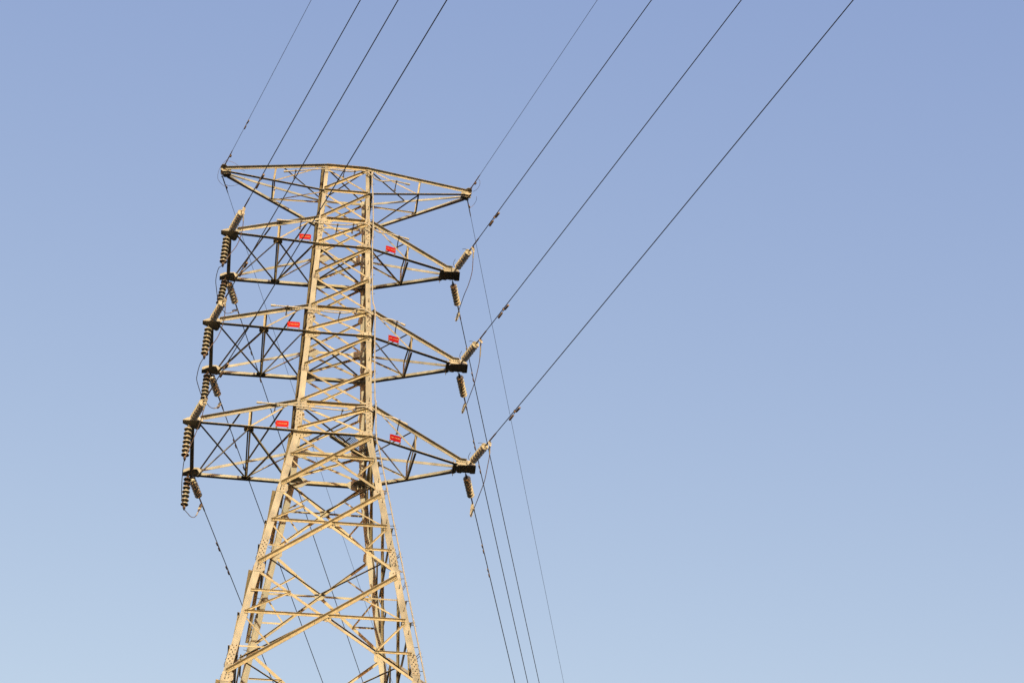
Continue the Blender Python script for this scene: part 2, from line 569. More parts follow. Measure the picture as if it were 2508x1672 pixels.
# left, outer side of the line bend: square-ended arms
for (lu, ll, xt, wt, zt) in ((2, 3, -3.908, 1.17, 8.07), (5, 6, -4.193, 1.292, 4.10), (8, 9, -4.47, 1.446, .05)):
    zu, zl = LZ[lu], LZ[ll]
    arm = empty('crossarm', (0, 0, 0)); arm.parent = tower
    pts = {}
    for sy, n in ((-1, FRONT), (1, BACK)):
        m = MB()
        yt = sy * (wt + (.04 if sy < 0 else .02))
        Au = V((-XC(zu) + (.0 if sy < 0 else .12), sy * YC(zu), zu))
        Al = V((-XC(zl) + LW(zl) * .7, sy * YC(zl), zl))
        Tu = V((xt + .27, yt, zt + .13))
        Tl = V((xt + .26, yt, zt))
        m.angle(Au, Tu, n, .10, .009, .036, 1, 1, w2=.125)
        d = (Tu - Au).normalized()
        for j in range(4):
            m.bolt(Au + d * (.32 + .09 * j) + n * .045, n)
        for j in range(3):
            m.bolt(Tu - d * (.02 + .075 * j) + n * .045, n)
        m.obj('chord', [M_STEEL, M_BOLT], arm, BASE)
        m = MB()
        m.angle(Al, Tl, n, .095, .009, .036, -1, 1, 0, -.06, w2=.125)
        d = (Tl - Al).normalized()
        for j in range(4):
            m.bolt(Al + d * (.35 + .09 * j) + UP * -.048 + n * .10, -UP, .012, .014)
        m.obj('chord', [M_STEEL, M_BOLT], arm, BASE)
        pts[sy] = (Au, Al, Tu, Tl)
    tag(arm, 'square-ended crossarm')
    Q = {}
    for sy, n in ((-1, FRONT), (1, BACK)):
        Au, Al, Tu, Tl = pts[sy]
        xm = (Al.x + Tl.x) / 2 - .02
        mu = lerp(Au, Tu, (Au.x - xm) / (Au.x - Tu.x))
        ml = lerp(Al, Tl, (Al.x - xm) / (Al.x - Tl.x))
        Q[sy] = (mu, ml)
        sub(arm, 'web_brace', ml, mu, n, .06, 1, 1, .022, 0, .0)
        if sy < 0:
            sub(arm, 'web_brace', Au + V((-.28, 0, -.1)), ml, n, .05, 1, -1, .02, 0, .05)
        else:
            sub(arm, 'web_brace', ml, Au + V((-.15, 0, -.1)), n, .05, -1, -1, .02, 0, .05)
    mu0, ml0 = Q[-1]
    mu1, ml1 = Q[1]
    Au0, Al0, Tu0, Tl0 = pts[-1]
    Au1, Al1, Tu1, Tl1 = pts[1]
    D = V((0, 0, -.045))
    # bottom plane lacing
    sub(arm, 'plan_brace', Tl0 + D, ml1 + D, -UP, .06, 1, -1, .0)
    sub(arm, 'plan_brace', ml0 + D, Al1 + D + V((-.2, 0, 0)), -UP, .06, 1, -1, .0)
    sub(arm, 'plan_brace', Tl1 + D + V((-.02, 0, -.012)), ml0 + D + V((0, 0, -.012)), -UP, .05, -1, 1, .004)
    sub(arm, 'plan_brace', ml1 + D + V((0, 0, -.012)), Al0 + D + V((-.25, 0, -.012)), -UP, .05, -1, 1, .004)
    # cross frames
    sub(arm, 'cross_strut', ml0 + D * .8, ml1 + D * .8, V((-1, 0, 0)), .045, -1, 1)
    sub(arm, 'cross_strut', mu0 + D, mu1 + D, V((1, 0, 0)), .05, 1, 1)
    sub(arm, 'cross_strut', ml1, mu0 + V((.03, 0, -.03)), V((1, 0, 0)), .045, 1, 1)
    # top plane lacing
    sub(arm, 'plan_brace', lerp(Au0, Tu0, .14) + V((0, .05, 0)), mu1, -UP, .06, 1, -1)
    sub(arm, 'plan_brace', lerp(Au0, Tu0, .6) + V((0, .05, 0)), Tu1, -UP, .055, 1, -1)
    # mid gussets
    for sy in (-1, 1):
        ml = Q[sy][1]
        g_ = MB()
        c = ml + V((0, sy * .01, -.058))
        g_.plate([c + V((-.15, sy * .05, 0)), c + V((.16, sy * .05, 0)), c + V((.16, -sy * .12, 0)), c + V((.12, -sy * .16, 0)), c + V((-.13, -sy * .16, 0)), c + V((-.15, -sy * .12, 0))], UP, .008)
        for j in range(4):
            g_.bolt(c + V((-.13 + .09 * j, sy * .02, 0)), -UP, .012, .02)
        g_.obj('gusset_plate', [M_PLATE, M_BOLT], arm, BASE)
    # end beam joining the two tips
    m = MB()
    x0 = xt + .02
    m.box((x0, 0, zt - .04), (.055, 0, 0), (0, wt + .05, 0), (0, 0, .005))
    m.box((x0 + .055, 0, zt + .02), (.005, 0, 0), (0, wt + .05, 0), (0, 0, .055))
    m.box((x0 - .055, 0, zt + .02), (.005, 0, 0), (0, wt + .05, 0), (0, 0, .055))
    m.obj('end_beam', M_STEEL, arm, BASE)
    # tip plates
    for sy in (-1, 1):
        m = MB()
        b = V((xt, sy * wt, zt - .055))
        if sy < 0:
            poly = [(-.28, -.25), (-.28, -.04), (.17, .27), (.24, .22), (.3, .02), (.3, -.25)]
        else:
            poly = [(-.28, -.03), (-.28, .17), (.0, .15), (.24, .2), (.28, .12), (.28, -.05), (.2, -.3), (.08, -.3)]
        m.plate([b + V((a_, q_, 0)) for a_, q_ in poly], UP, .012)
        for a_, q_ in ((-.22, .12), (-.16, .12), (.2, .14), (.25, .14)) if sy > 0 else ((-.22, -.2), (-.16, -.2), (.2, -.2), (.26, -.2)):
            m.bolt(b + V((a_, q_, 0)), -UP, .012, .02)
        yv = b.y + (-.13 if sy < 0 else -.045)
        m.plate([V((xt + a_, yv, zt + q_)) for a_, q_ in ((-.27, -.04), (-.27, .04), (-.16, .11), (-.04, .16), (.22, .17), (.34, .08), (.34, -.04)) ], FRONT, .01)
        # stiffener and hanger lug
        m.box((xt, sy * (wt + .05), zt + .04), (.006, 0, 0), (0, .14, 0), (0, 0, .1))
        m.box((xt - .07, sy * wt, zt - .09), (.03, 0, 0), (0, .006, 0), (0, 0, .045))
        m.obj('tip_plate', [M_PLATE, M_BOLT], arm, BASE)

# right, inner side of the bend: pointed arms
for (lu, ll, xt, xe, zt) in ((2, 3, 3.555, 4.16, 8.03), (5, 6, 3.819, 4.455, 4.07), (8, 9, 4.09, 4.74, .03)):
    zu, zl = LZ[lu], LZ[ll]
    arm = empty('crossarm', (0, 0, 0)); arm.parent = tower
    pts = {}
    for sy, n in ((-1, FRONT), (1, BACK)):
        Au = V((XC(zu) - (.0 if sy < 0 else .12), sy * YC(zu), zu))
        Al = V((XC(zl) - LW(zl) * .7, sy * YC(zl), zl))
        Tu = V((xt + .1, sy * .14, zt + .13))
        Tl = V((xt, sy * .13, zt))
        for A, T, tp in ((Au, Tu, 1), (Al, Tl, -1)):
            m = MB()
            d = (T - A).normalized()
            nn = d.cross(UP); nn = nn if nn.dot(n) > 0 else -nn
            m.angle(A, T, nn, .095, .009, .036, tp, 1, w2=.12)
            for j in range(4):
                m.bolt(A + d * (.34 + .09 * j) + (nn * .045 if tp > 0 else UP * -.048 + nn * .095), nn if tp > 0 else -UP, .012, .014)
            if tp > 0:
                # bent flat run of the upper chord onto the tip box
                m.angle(T, T + V((.24, 0, -.02)), n, .11, .009, .036, 1, 1)
                for j in range(3):
                    m.bolt(T + V((.05 + .07 * j, 0, -.03)) + n * .045, n)
            m.obj('chord', [M_STEEL, M_BOLT], arm, BASE)
        pts[sy] = (Au, Al, Tu, Tl)
    tag(arm, 'pointed crossarm')
    Q = {}
    for sy, n in ((-1, FRONT), (1, BACK)):
        Au, Al, Tu, Tl = pts[sy]
        f1 = .5 if sy < 0 else .47
        mu, ml = lerp(Au, Tu, f1 + .02), lerp(Al, Tl, f1)
        ml.x = mu.x = (mu.x + ml.x) / 2
        Q[sy] = (mu, ml)
        nn = (Tl - Al).normalized().cross(UP); nn = nn if nn.dot(n) > 0 else -nn
        sub(arm, 'web_brace', ml, mu, nn, .06, 1, 1, .022)
        if sy < 0:
            sub(arm, 'web_brace', Au + V((.25, .09, -.1)), ml, nn, .05, 1, -1, .02)
        else:
            sub(arm, 'web_brace', ml, Au + V((.1, -.04, -.1)), nn, .05, 1, -1, .02)
    (mu0, ml0), (mu1, ml1) = Q[-1], Q[1]
    Au0, Al0, Tu0, Tl0 = pts[-1]
    Au1, Al1, Tu1, Tl1 = pts[1]
    D = V((0, 0, -.045))
    sub(arm, 'plan_brace', Al0 + D + V((.2, .07, -.012)), ml1 + D + V((0, 0, -.012)), -UP, .05, -1, 1, .004)
    sub(arm, 'cross_strut', ml0 + D, ml1 + D, V((1, 0, 0)), .06, -1, 1)
    sub(arm, 'cross_strut', mu0 + D, mu1 + D, V((1, 0, 0)), .05, 1, 1)
    sub(arm, 'cross_strut', mu0 + V((.03, 0, -.03)), ml1, V((1, 0, 0)), .045, 1, 1)
    sub(arm, 'plan_brace', lerp(Au0, Tu0, .44) + V((0, .05, 0)), Au1 + V((.2, 0, 0)), -UP, .055, 1, -1)
    m = MB()
    # cross channel where the chords meet
    m.box((xt - .04, 0, zt - .055), (.045, 0, 0), (0, .32, 0), (0, 0, .006))
    m.box((xt - .08, 0, zt + .02), (.006, 0, 0), (0, .27, 0), (0, 0, .08))
    m.box((xt - .06, .29, zt - .1), (.01, 0, 0), (0, .03, 0), (0, 0, .05))
    m.obj('chord_tie', M_STEEL, arm, BASE)
    m = MB()
    b = V((0, 0, zt - .06))
    L = xe
    m.plate([b + V(p) for p in ((xt - .1, -.14, 0), (L - .6, -.14, 0), (L - .58, -.24, 0), (L, -.24, 0), (L + .03, .24, 0), (L - .13, .26, 0), (L - .16, .22, 0), (L - .42, .22, 0), (L - .44, .27, 0), (L - .58, .25, 0), (L - .6, .14, 0), (xt - .1, .12, 0))], UP, .014)
    for a_, q_ in ((-.52, .22), (-.46, .22), (-.1, .22), (-.04, .22), (-.54, -.2), (-.48, -.2), (-.1, -.2), (-.03, -.2)):
        m.bolt(b + V((L + a_, q_, 0)), -UP, .012, .02)
    m.plate([V((x_, -.165, zt + z_)) for x_, z_ in ((xt, -.05), (xt, .14), (xt + .25, .18), (L - .15, .17), (L - .02, .06), (L - .02, -.05))], FRONT, .012)
    m.plate([V((x_, .2, zt + z_)) for x_, z_ in ((xt, -.05), (xt, .12), (L - .2, .15), (L - .02, .06), (L - .02, -.05))], FRONT, .012)
    m.box((L - .29, 0, zt + .03), (.006, 0, 0), (0, .3, 0), (0, 0, .085))
    m.obj('tip_plate', [M_PLATE, M_BOLT], arm, BASE)

# earth wire arms at the very top
for sx, xt, zt in ((-1, -4.36, 11.94), (1, 4.45, 11.82)):
    z0, z1 = LZ[0], LZ[1]
    arm = empty('crossarm', (0, 0, 0)); arm.parent = tower
    pts = {}
    for sy, n in ((-1, FRONT), (1, BACK)):
        Au = V((sx * (XC(z0) - .1), sy * YC(z0), z0))
        Al = V((sx * (XC(z1) - .1), sy * YC(z1), z1))
        Tu = V((xt + sx * .0, sy * .07, zt))
        Tl = V((xt - sx * .16, sy * .06, zt - .11))
        for A, T, tp in ((Au, Tu, 1), (Al, Tl, -1)):
            m = MB()
            d = (T - A).normalized()
            nn = d.cross(UP); nn = nn if nn.dot(n) > 0 else -nn
            m.angle(A, T, nn, .085, .008, .036, tp, 1, w2=.105)
            for j in range(4):
                m.bolt(A + d * (.2 + .08 * j) + nn * .044, nn)
            m.obj('chord', [M_STEEL, M_BOLT], arm, BASE)
        pts[sy] = (Au, Al, Tu, Tl)
    tag(arm, 'slender earth wire arm at the top')
    Q = {}
    for sy, n in ((-1, FRONT), (1, BACK)):
        Au, Al, Tu, Tl = pts[sy]
        fm = .38 if sx < 0 else .53
        fm = .36 + .16 * (sx > 0)
        mu, ml = lerp(Au, Tu, .36 + .17 * (sx > 0) + (.0 if sx > 0 else .14)), lerp(Al, Tl, .5)
        mu, ml = lerp(Au, Tu, .52 if sx > 0 else .5), lerp(Al, Tl, .52 if sx > 0 else .53)
        Q[sy] = (mu, ml)
        sub(arm, 'web_brace', ml, mu, n, .06, 1, 1, .02)
    (mu0, ml0), (mu1, ml1) = Q[-1], Q[1]
    Au0, Al0, Tu0, Tl0 = pts[-1]
    Au1, Al1, Tu1, Tl1 = pts[1]
    sub(arm, 'cross_strut', ml0, ml1, V((sx, 0, 0)), .05, -1, 1)
    sub(arm, 'cross_strut', mu0, mu1, V((sx, 0, 0)), .045, 1, 1)
    sub(arm, 'web_brace', Au0 + V((sx * .35, 0, -.1)), ml0, FRONT, .045, 1, -1, .02)
    if sx < 0:
        sub(arm, 'plan_brace', lerp(Au0, Tu0, .42), Au1 + V((sx * .05, 0, 0)), -UP, .05, 1, -1)
        sub(arm, 'plan_brace', Al0 + V((sx * .15, 0, -.05)), ml1 + V((0, 0, -.05)), -UP, .045, -1, 1)
    else:
        sub(arm, 'plan_brace', lerp(Au0, Tu0, .04), lerp(Au1, Tu1, .4), -UP, .055, 1, -1)
        sub(arm, 'plan_brace', Al1 + V((.12, 0, -.04)), ml0 + V((0, 0, -.04)), -UP, .06, 1, -1)
    sub(arm, 'web_brace', ml1, lerp(Au1, Al1, .05), BACK, .045, 1, -1, .02)
    m = MB()
    pl = [(xt - sx * .14, -.14), (xt - sx * .08, -.27), (xt + sx * .0, -.33), (xt + sx * .08, -.30), (xt + sx * .13, -.2), (xt + sx * .13, .12), (xt, .2), (xt - sx * .14, .12)]
    m.plate([V((a_, q_, zt + .03)) for a_, q_ in pl], UP, .012)
    for a_, q_ in ((0, -.15), (.1, -.17), (.08, .1)):
        m.bolt(V((xt + sx * a_, q_, zt + .03)), -UP, .012, .02)
    for yy in (-.12, .1):
        m.plate([V((xt + sx * a_, yy, zt + z_)) for a_, z_ in ((-.25, .02), (.11, .02), (.13, -.06), (.03, -.13), (-.25, -.11))], FRONT, .01)
    m.plate([V((xt + sx * a_, q_, zt - .16)) for a_, q_ in ((-.25, -.05), (.0, -.05), (.03, .06), (.0, .16), (-.1, .16), (-.25, .05))], UP, .01)
    m.obj('tip_plate', [M_PLATE, M_BOLT], arm, BASE)

# ------------------------------------------------------------ safety rails
def off_y(pts, dy=0):
    return [V(p) + V((0, dy, 0)) for p in pts]
rails = {
    2: ([(-2.259, -1.35, 8.738), (-1.133, -1.35, 8.784), (-.807, -1.35, 8.755), (-.402, -1.35, 8.74), (.0, -1.35, 8.765), (.19, -1.35, 8.794), (.377, -1.35, 8.849), (.537, -1.35, 8.909), (.755, -1.35, 8.891), (.93, -1.32, 8.76)],
        [(1.0, -1.2, 8.83), (1.2, -1.2, 8.693), (1.37, -1.2, 8.68), (1.554, -1.2, 8.678), (1.828, -1.2, 8.602), (2.185, -1.2, 8.499)]),
    0: ([(-2.154, -1.1, 11.202), (-1.473, -1.1, 11.343), (-.762, -1.1, 11.48), (-.1, -1.1, 11.46), (.072, -1.1, 11.455), (.27, -1.1, 11.49), (.458, -1.1, 11.548), (.683, -1.1, 11.5), (.883, -1.1, 11.338)],
        [(.9, -1.05, 11.40), (.994, -1.0, 11.327), (1.22, -1.0, 11.217), (1.47, -1.0, 11.253), (1.665, -1.0, 11.282), (2.17, -1.0, 11.185)]),
    5: ([(-2.221, -1.45, 4.961), (-1.288, -1.45, 4.955), (-.53, -1.45, 4.882), (.0, -1.45, 4.87), (.276, -1.45, 4.902), (.558, -1.45, 5.045), (.739, -1.45, 5.089), (.925, -1.45, 5.015), (1.1, -1.45, 4.89)],
        [(1.15, -1.35, 5.05), (1.234, -1.3, 4.988), (1.447, -1.3, 4.877), (1.657, -1.3, 4.881), (1.869, -1.3, 4.82), (2.135, -1.3, 4.698)]),
    8: ([(-2.419, -1.6, .921), (-1.349, -1.6, .909), (-.349, -1.6, .875), (.25, -1.58, .87), (.477, -1.55, .93), (.68, -1.52, 1.06), (.85, -1.5, 1.115), (.989, -1.5, 1.117), (1.246, -1.5, .972)],
        [(1.27, -1.5, 1.05), (1.403, -1.45, .943), (1.607, -1.45, .854), (1.911, -1.45, .804), (2.295, -1.45, .61)])}
for li, (Lp, Rp) in rails.items():
    m = MB()
    for P, e in ((smooth_path(Lp), 0), (smooth_path(Rp), -1)):
        m.tube(P, .025, 10)
        q = P[e]
        d = (P[0] - P[1]).normalized() if e == 0 else (P[-1] - P[-2]).normalized()
        m.cyl(q - d * .08, q + d * .08, .04, 10)
    rail = m.obj('hand_rail', M_PIPE, tower, BASE, True)
    zc = LZ[li]
    for P in (smooth_path(Lp), smooth_path(Rp)):
        ks = (int(len(P) * .07), int(len(P) * .38), int(len(P) * .62)) if P[0].x < -1 else (int(len(P) * .85),)
        for k in ks:
            p = P[k]
            h = MB()
            yb = -YC(zc) - .05 if abs(p.x) < 1.0 else p.y + .2
            if p.x > 1.2:
                yb = -YC(zc) * max(.2, 1 - (p.x - 1.0) / 3.0) - .03
            h.box(p, (.03, 0, 0), (0, .03, 0), (0, 0, .03))
            h.cyl(p + V((0, .02, -.02)), V((p.x - .02, (p.y + yb) / 2, p.z - .07)), .016, 6)
            h.cyl(V((p.x - .02, (p.y + yb) / 2, p.z - .07)), V((p.x - .03, yb + .03, p.z - .14)), .017, 6)
            h.box(V((p.x - .03, yb + .03, p.z - .15)), (.035, 0, 0), (0, .02, 0), (0, 0, .025))
            h.obj('rail_clamp', M_HARD, rail, BASE)
# vertical climbing rail beside the right front leg
cr = [(.888, -1.05, 11.456), (.905, -1.09, 10.8), (.935, -1.12, 10.54), (.99, -1.2, 9.147), (1.0, -1.22, 8.0), (1.045, -1.35, 6.2), (1.083, -1.4, 5.5), (1.168, -1.4, 5.137), (1.19, -1.44, 4.2), (1.235, -1.48, 2.6), (1.282, -1.5, 1.45), (1.312, -1.55, 1.25), (1.357, -1.6, .023)]
z = -.83
while z > -34.5:
    cr.append((XC(z) + .12, -YC(z) - .11, z)); z -= 2.2
m = MB()
P = smooth_path(cr, 6)
m.tube(P, .023, 8)
m.cyl(P[0] + UP * .08, P[0] - UP * .04, .04, 8)
rail = m.obj('climbing_rail', M_PIPE, tower, BASE, True)
z = 11.1
while z > -14:
    h = MB()
    k = min(P, key=lambda q: abs(q.z - z))
    lx, ly = XC(z) - .01, -YC(z)
    h.box(V((k.x, k.y + .02, k.z)), (.035, 0, 0), (0, .02, 0), (0, 0, .018))
    h.cyl(V((k.x, k.y + .02, k.z)), V((lx, ly + .04, z - .03)), .01, 6)
    h.cyl(V((k.x, k.y + .02, k.z - .09)), V((lx, ly + .04, z - .12)), .01, 6)
    h.box(V((lx + .01, ly + .06, z - .07)), (.012, 0, 0), (0, .05, 0), (0, 0, .07))
    h.cyl(V((k.x + .02, k.y, k.z - .12)), V((k.x + .09, k.y, k.z - .12)), .006, 6)
    h.obj('rail_clamp', M_HARD, rail, BASE)
    z -= 1.23

# ------------------------------------------------------------ insulator strings
PITCH = .146
def disc_objs(parent, k, meshes):
    pass
dm = MB()
# cap above (z>0), shell, ribbed underside; local -Z points to the conductor
dm.lathe([(.046, .006), (.056, -.004), (.080, -.014), (.104, -.028), (.121, -.046), (.1285, -.066), (.1265, -.074), (.120, -.072), (.112, -.052), (.102, -.046),
          (.096, -.058), (.090, -.058), (.084, -.044), (.074, -.042), (.069, -.056), (.063, -.056), (.057, -.042), (.046, -.042), (.036, -.052), (.024, -.05), (.0, -.05)], 32, 0)
disc_proto = dm.obj('insulator_disc', M_PORC, None, (0, 0, 0), True)
disc_me = disc_proto.data
bpy.data.objects.remove(disc_proto)
cm = MB()
cm.lathe([(0, .078), (.022, .078), (.03, .07), (.036, .05), (.046, .03), (.05, .005), (.05, -.02), (.0, -.02)], 18, 0)
cm.cyl((0, 0, -.05), (0, 0, -.078), .011, 8)
cap_proto = cm.obj('metal_cap', M_CAP, None, (0, 0, 0), True)
cap_me = cap_proto.data
bpy.data.objects.remove(cap_proto)

def insulator(name, P, d, n, label, group, tension, horn=False):
    """string hanging from P along d; returns the end point"""
    d = V(d).normalized()
    PITCH = .146 if tension else .157
    rot = V((0, 0, -1)).rotation_difference(d)
    root = tag(empty(name, P, rot), label, 'insulator', group)
    m = MB()
    # shackle and links
    z = .02
    m.tube(smooth_path([(0, .022, .0), (0, .03, .045), (0, 0, .065), (0, -.03, .045), (0, -.022, 0)], 4), .009, 6)
    m.cyl((0, -.04, 0), (0, .04, 0), .012, 6)
    m.box((0, 0, -.045), (.022, 0, 0), (0, .008, 0), (0, 0, .05))
    m.cyl((-.035, 0, -.03), (.035, 0, -.03), .011, 6)
    m.cyl((-.035, 0, -.085), (.035, 0, -.085), .011, 6)
    m.cyl((0, 0, -.08), (0, 0, -.14), .014, 8)
    m.obj('top_link', M_HARD, root)
    z0 = -.17 if tension else -.15
    for k in range(n):
        o = bpy.data.objects.new('insulator_disc', disc_me); C.objects.link(o)
        o.parent = root; o.location = (0, 0, z0 - k * PITCH)
        o.rotation_euler = (random.uniform(-.02, .02), random.uniform(-.02, .02), random.uniform(0, 6))
        c = bpy.data.objects.new('metal_cap', cap_me); C.objects.link(c)
        c.parent = o
    ze = z0 - n * PITCH + .07
    m = MB()
    if tension:
        m.cyl((0, 0, ze), (0, 0, ze - .09), .014, 8)
        m.box((0, 0, ze - .09), (.026, 0, 0), (0, .014, 0), (0, 0, .03))
        m.cyl((-.04, 0, ze - .1), (.04, 0, ze - .1), .011, 6)
        m.cyl((0, 0, ze - .1), (0, 0, ze - .2), .02, 8)
        m.obj('end_link', M_HARD, root)
        zc = ze - .17
        m = MB()
        m.cyl((0, 0, zc), (0, 0, zc - .62), .0235, 10)
        m.tube([(0, 0, zc - .62), (0, 0, zc - .68)], [.0235, .0165], 10)
        cl = m.obj('dead_end_clamp', M_JUMP, root, smooth=True)
        end = V(P) + d * -(zc - .05)
        length = -(zc)
    else:
        m.cyl((0, 0, ze), (0, 0, ze - .05), .013, 8)
        m.box((0, 0, ze - .08), (.03, 0, 0), (0, .016, 0), (0, 0, .045))
        m.tube([(0, -.11, ze - .11), (0, -.05, ze - .135), (0, .05, ze - .135), (0, .11, ze - .11)], .028, 8)
        m.box((0, 0, ze - .10), (.036, 0, 0), (0, .06, 0), (0, 0, .02))
        m.cyl((-.05, .03, ze - .1), (.05, .03, ze - .1), .009, 6)
        m.cyl((-.05, -.03, ze - .1), (.05, -.03, ze - .1), .009, 6)
        m.obj('suspension_clamp', M_DAMP, root)
        end = V(P) + d * -(ze - .12)
    if horn:
        inv = rot.inverted()
        side = inv @ V((-.96, -.25, .1))
        upv = inv @ V((0, 0, 1))
        for zb, L1, L2 in ((-.14, .3, -.24), (ze - .03, .22, .18)):
            h = MB()
            b = V((0, 0, zb))
            h.tube(smooth_path([b, b + side * .12 + upv * .06, b + side * .17 + V((0, 0, L2 * .35)) + upv * .1, b + side * .17 + V((0, 0, L2)) + upv * .16], 5), .008, 6)
            h.obj('arcing_horn', M_HARD, root)
    return root, end

Q = 3.1e-4
near = {'GL': (-4.3653, -.25, 11.94, 17.3557, .0098), 'L1': (-3.8749, -1.29, 8.08, 17.5579, .0013), 'L2': (-4.1944, -1.42, 4.1, 17.5505, .0018), 'L3': (-4.473, -1.56, .06, 17.5462, .0027),
        'GR': (4.4917, -.25, 11.82, 17.2633, .0196), 'R1': (3.9852, -.3, 8.0, 17.5832, -.002), 'R2': (4.2378, -.3, 4.05, 17.545, .0004), 'R3': (4.5481, -.3, 0.0, 17.4799, .0057)}
far = {'GL': (-4.4332, .25, 11.94, 15.6681, -.1038), 'L1': (-3.9075, 1.25, 8.0, 15.3609, -.1174), 'L2': (-4.1952, 1.38, 4.05, 15.389, -.1171), 'L3': (-4.498, 1.5, 0.0, 15.4345, -.1158),
       'GR': (4.4574, .25, 11.82, 15.4267, -.1162), 'R1': (3.9654, .35, 8.0, 15.4196, -.1157), 'R2': (4.2162, .35, 4.05, 15.4065, -.1157), 'R3': (4.4751, .35, 0.0, 15.5062, -.1134)}
def wpt(tab, k, t):
    x, y, z, az, s = tab[k]
    sg = -1 if tab is near else 1
    a = R(az)
    return V((x + math.sin(a) * t, y + sg * math.cos(a) * t, z + s * t + Q * t * t))

SIDE = {'L': 'left', 'R': 'right'}
TIER = {'1': 'upper', '2': 'middle', '3': 'lowest'}
for k in ('L1', 'L2', 'L3', 'R1', 'R2', 'R3'):
    side, tier = SIDE[k[0]], TIER[k[1]]
    insulator('tension_insulator', wpt(near, k, 0), wpt(near, k, 1.5) - wpt(near, k, 0), 7,
              f'sunlit pale insulator string reaching forward and up from the {side} tip of the {tier} crossarm', 'strain insulator strings on the near span', True, horn=(k[0] == 'R'))
    insulator('tension_insulator', wpt(far, k, 0), wpt(far, k, 1.5) - wpt(far, k, 0), 7,
              f'insulator string slanting down and away behind the {side} tip of the {tier} crossarm', 'strain insulator strings on the far span', True)
hang = {'L1': ((-3.98, -1.2, 8.03), (-4.021, -1.16, 6.79), (-3.98, 1.2, 8.03), (-4.107, 1.17, 6.76)),
        'L2': ((-4.27, -1.33, 4.05), (-4.306, -1.31, 2.82), (-4.27, 1.33, 4.05), (-4.29, 1.26, 2.76)),
        'L3': ((-4.56, -1.48, 0.0), (-4.571, -1.46, -1.28), (-4.56, 1.48, 0.0), (-4.576, 1.5, -1.28))}
HE = {}
for k, (a, b, c, d) in hang.items():
    tier = TIER[k[1]]
    _, e0 = insulator('jumper_insulator', a, V(b) - V(a), 7, f'dark bellied insulator string hanging from the front plate of the {tier} left crossarm', 'jumper strings hanging from the left crossarms', False)
    _, e1 = insulator('jumper_insulator', c, V(d) - V(c), 7, f'dark bellied insulator string hanging from the rear plate of the {tier} left crossarm', 'jumper strings hanging from the left crossarms', False)
    HE[k] = (e0, e1)

# ------------------------------------------------------------ wires
def tubeobj(name, pts, r, m, label, cat, group, seg=6):
    b = MB()
    b.tube(pts, r, seg)
    return tag(b.obj(name, m, None, (0, 0, 0), True), label, cat, group)

T0 = 1.2
for tab, nm in ((near, 'near'), (far, 'far')):
    for k in tab:
        side = SIDE.get(k[0])
        a, b = (T0 + .5, 75) if nm == 'near' else (T0 + .5, 260)
        earth = k[0] == 'G'
        if earth:
            side = SIDE[k[1]]
            a = .25
        ts = [a + (b - a) * (i / 60) ** 1.5 for i in range(61)]
        P = [wpt(tab, k, t) for t in ts]
        dirn = 'rising overhead' if nm == 'near' else 'receding downwards'
        if earth:
            tubeobj('earth_wire', P, .0075, M_WIRE, f'hair-thin earth wire from the {side} peak tip of the tower {dirn}', 'earth wire', 'earth wires', 5)
        else:
            tubeobj('conductor_wire', P, .0155, M_WIRE, f'dark power cable from the {side} end of the {TIER[k[1]]} crossarm {dirn}', 'power cable', f'power cables on the {nm} span')

jump = {
    'L1': [(-3.467, -2.6, 7.93), (-3.441, -2.318, 7.699), (-3.469, -2.013, 7.474), (-3.597, -1.68, 7.215), (-3.812, -1.415, 6.997), 'A', (-4.163, -.827, 6.827), (-4.244, -.203, 6.831), (-4.207, .416, 6.839), 'B', (-3.97, 1.487, 6.827), (-3.881, 1.929, 7.031), (-3.736, 2.37, 7.385), (-3.566, 2.75, 7.81)],
    'L2': [(-3.762, -2.74, 4.02), (-3.747, -2.556, 3.877), (-3.753, -2.322, 3.703), (-3.816, -2.004, 3.46), (-3.942, -1.728, 3.24), (-4.128, -1.494, 3.047), 'A', (-4.45, -.716, 2.853), (-4.531, -.125, 2.854), (-4.527, .293, 2.857), 'B', (-4.197, 1.56, 2.898), (-4.102, 2.021, 3.077), (-3.982, 2.481, 3.337), (-3.847, 2.85, 3.66)],
    'L3': [(-4.041, -2.88, -.01), (-4.102, -2.585, -.225), (-4.168, -2.308, -.428), (-4.286, -1.99, -.665), (-4.432, -1.632, -.935), 'A', (-4.641, -.443, -1.18), (-4.663, .312, -1.179), (-4.66, 1.0, -1.185), 'B', (-4.46, 2.111, -1.129), (-4.38, 2.348, -1.084), (-4.293, 2.586, -.969), (-4.223, 2.824, -.76), (-4.15, 3.0, -.40)],
    'R1': [(4.457, -1.629, 7.894), (4.476, -1.382, 7.677), (4.487, -1.0, 7.403), (4.415, -.561, 7.181), (4.321, -.134, 7.059), (4.256, .975, 7.168), (4.303, 2.0, 7.6)],
    'R2': [(4.71, -1.702, 3.956), (4.736, -1.194, 3.585), (4.694, -.695, 3.292), (4.652, -.3, 3.148), (4.59, .157, 3.079), (4.559, .983, 3.222), (4.56, 2.05, 3.66)],
    'R3': [(5.002, -1.689, -.088), (5.031, -1.367, -.325), (5.013, -1.112, -.514), (4.97, -.564, -.809), (4.88, .074, -.961), (4.864, 1.103, -.773), (4.865, 2.05, -.5)]}
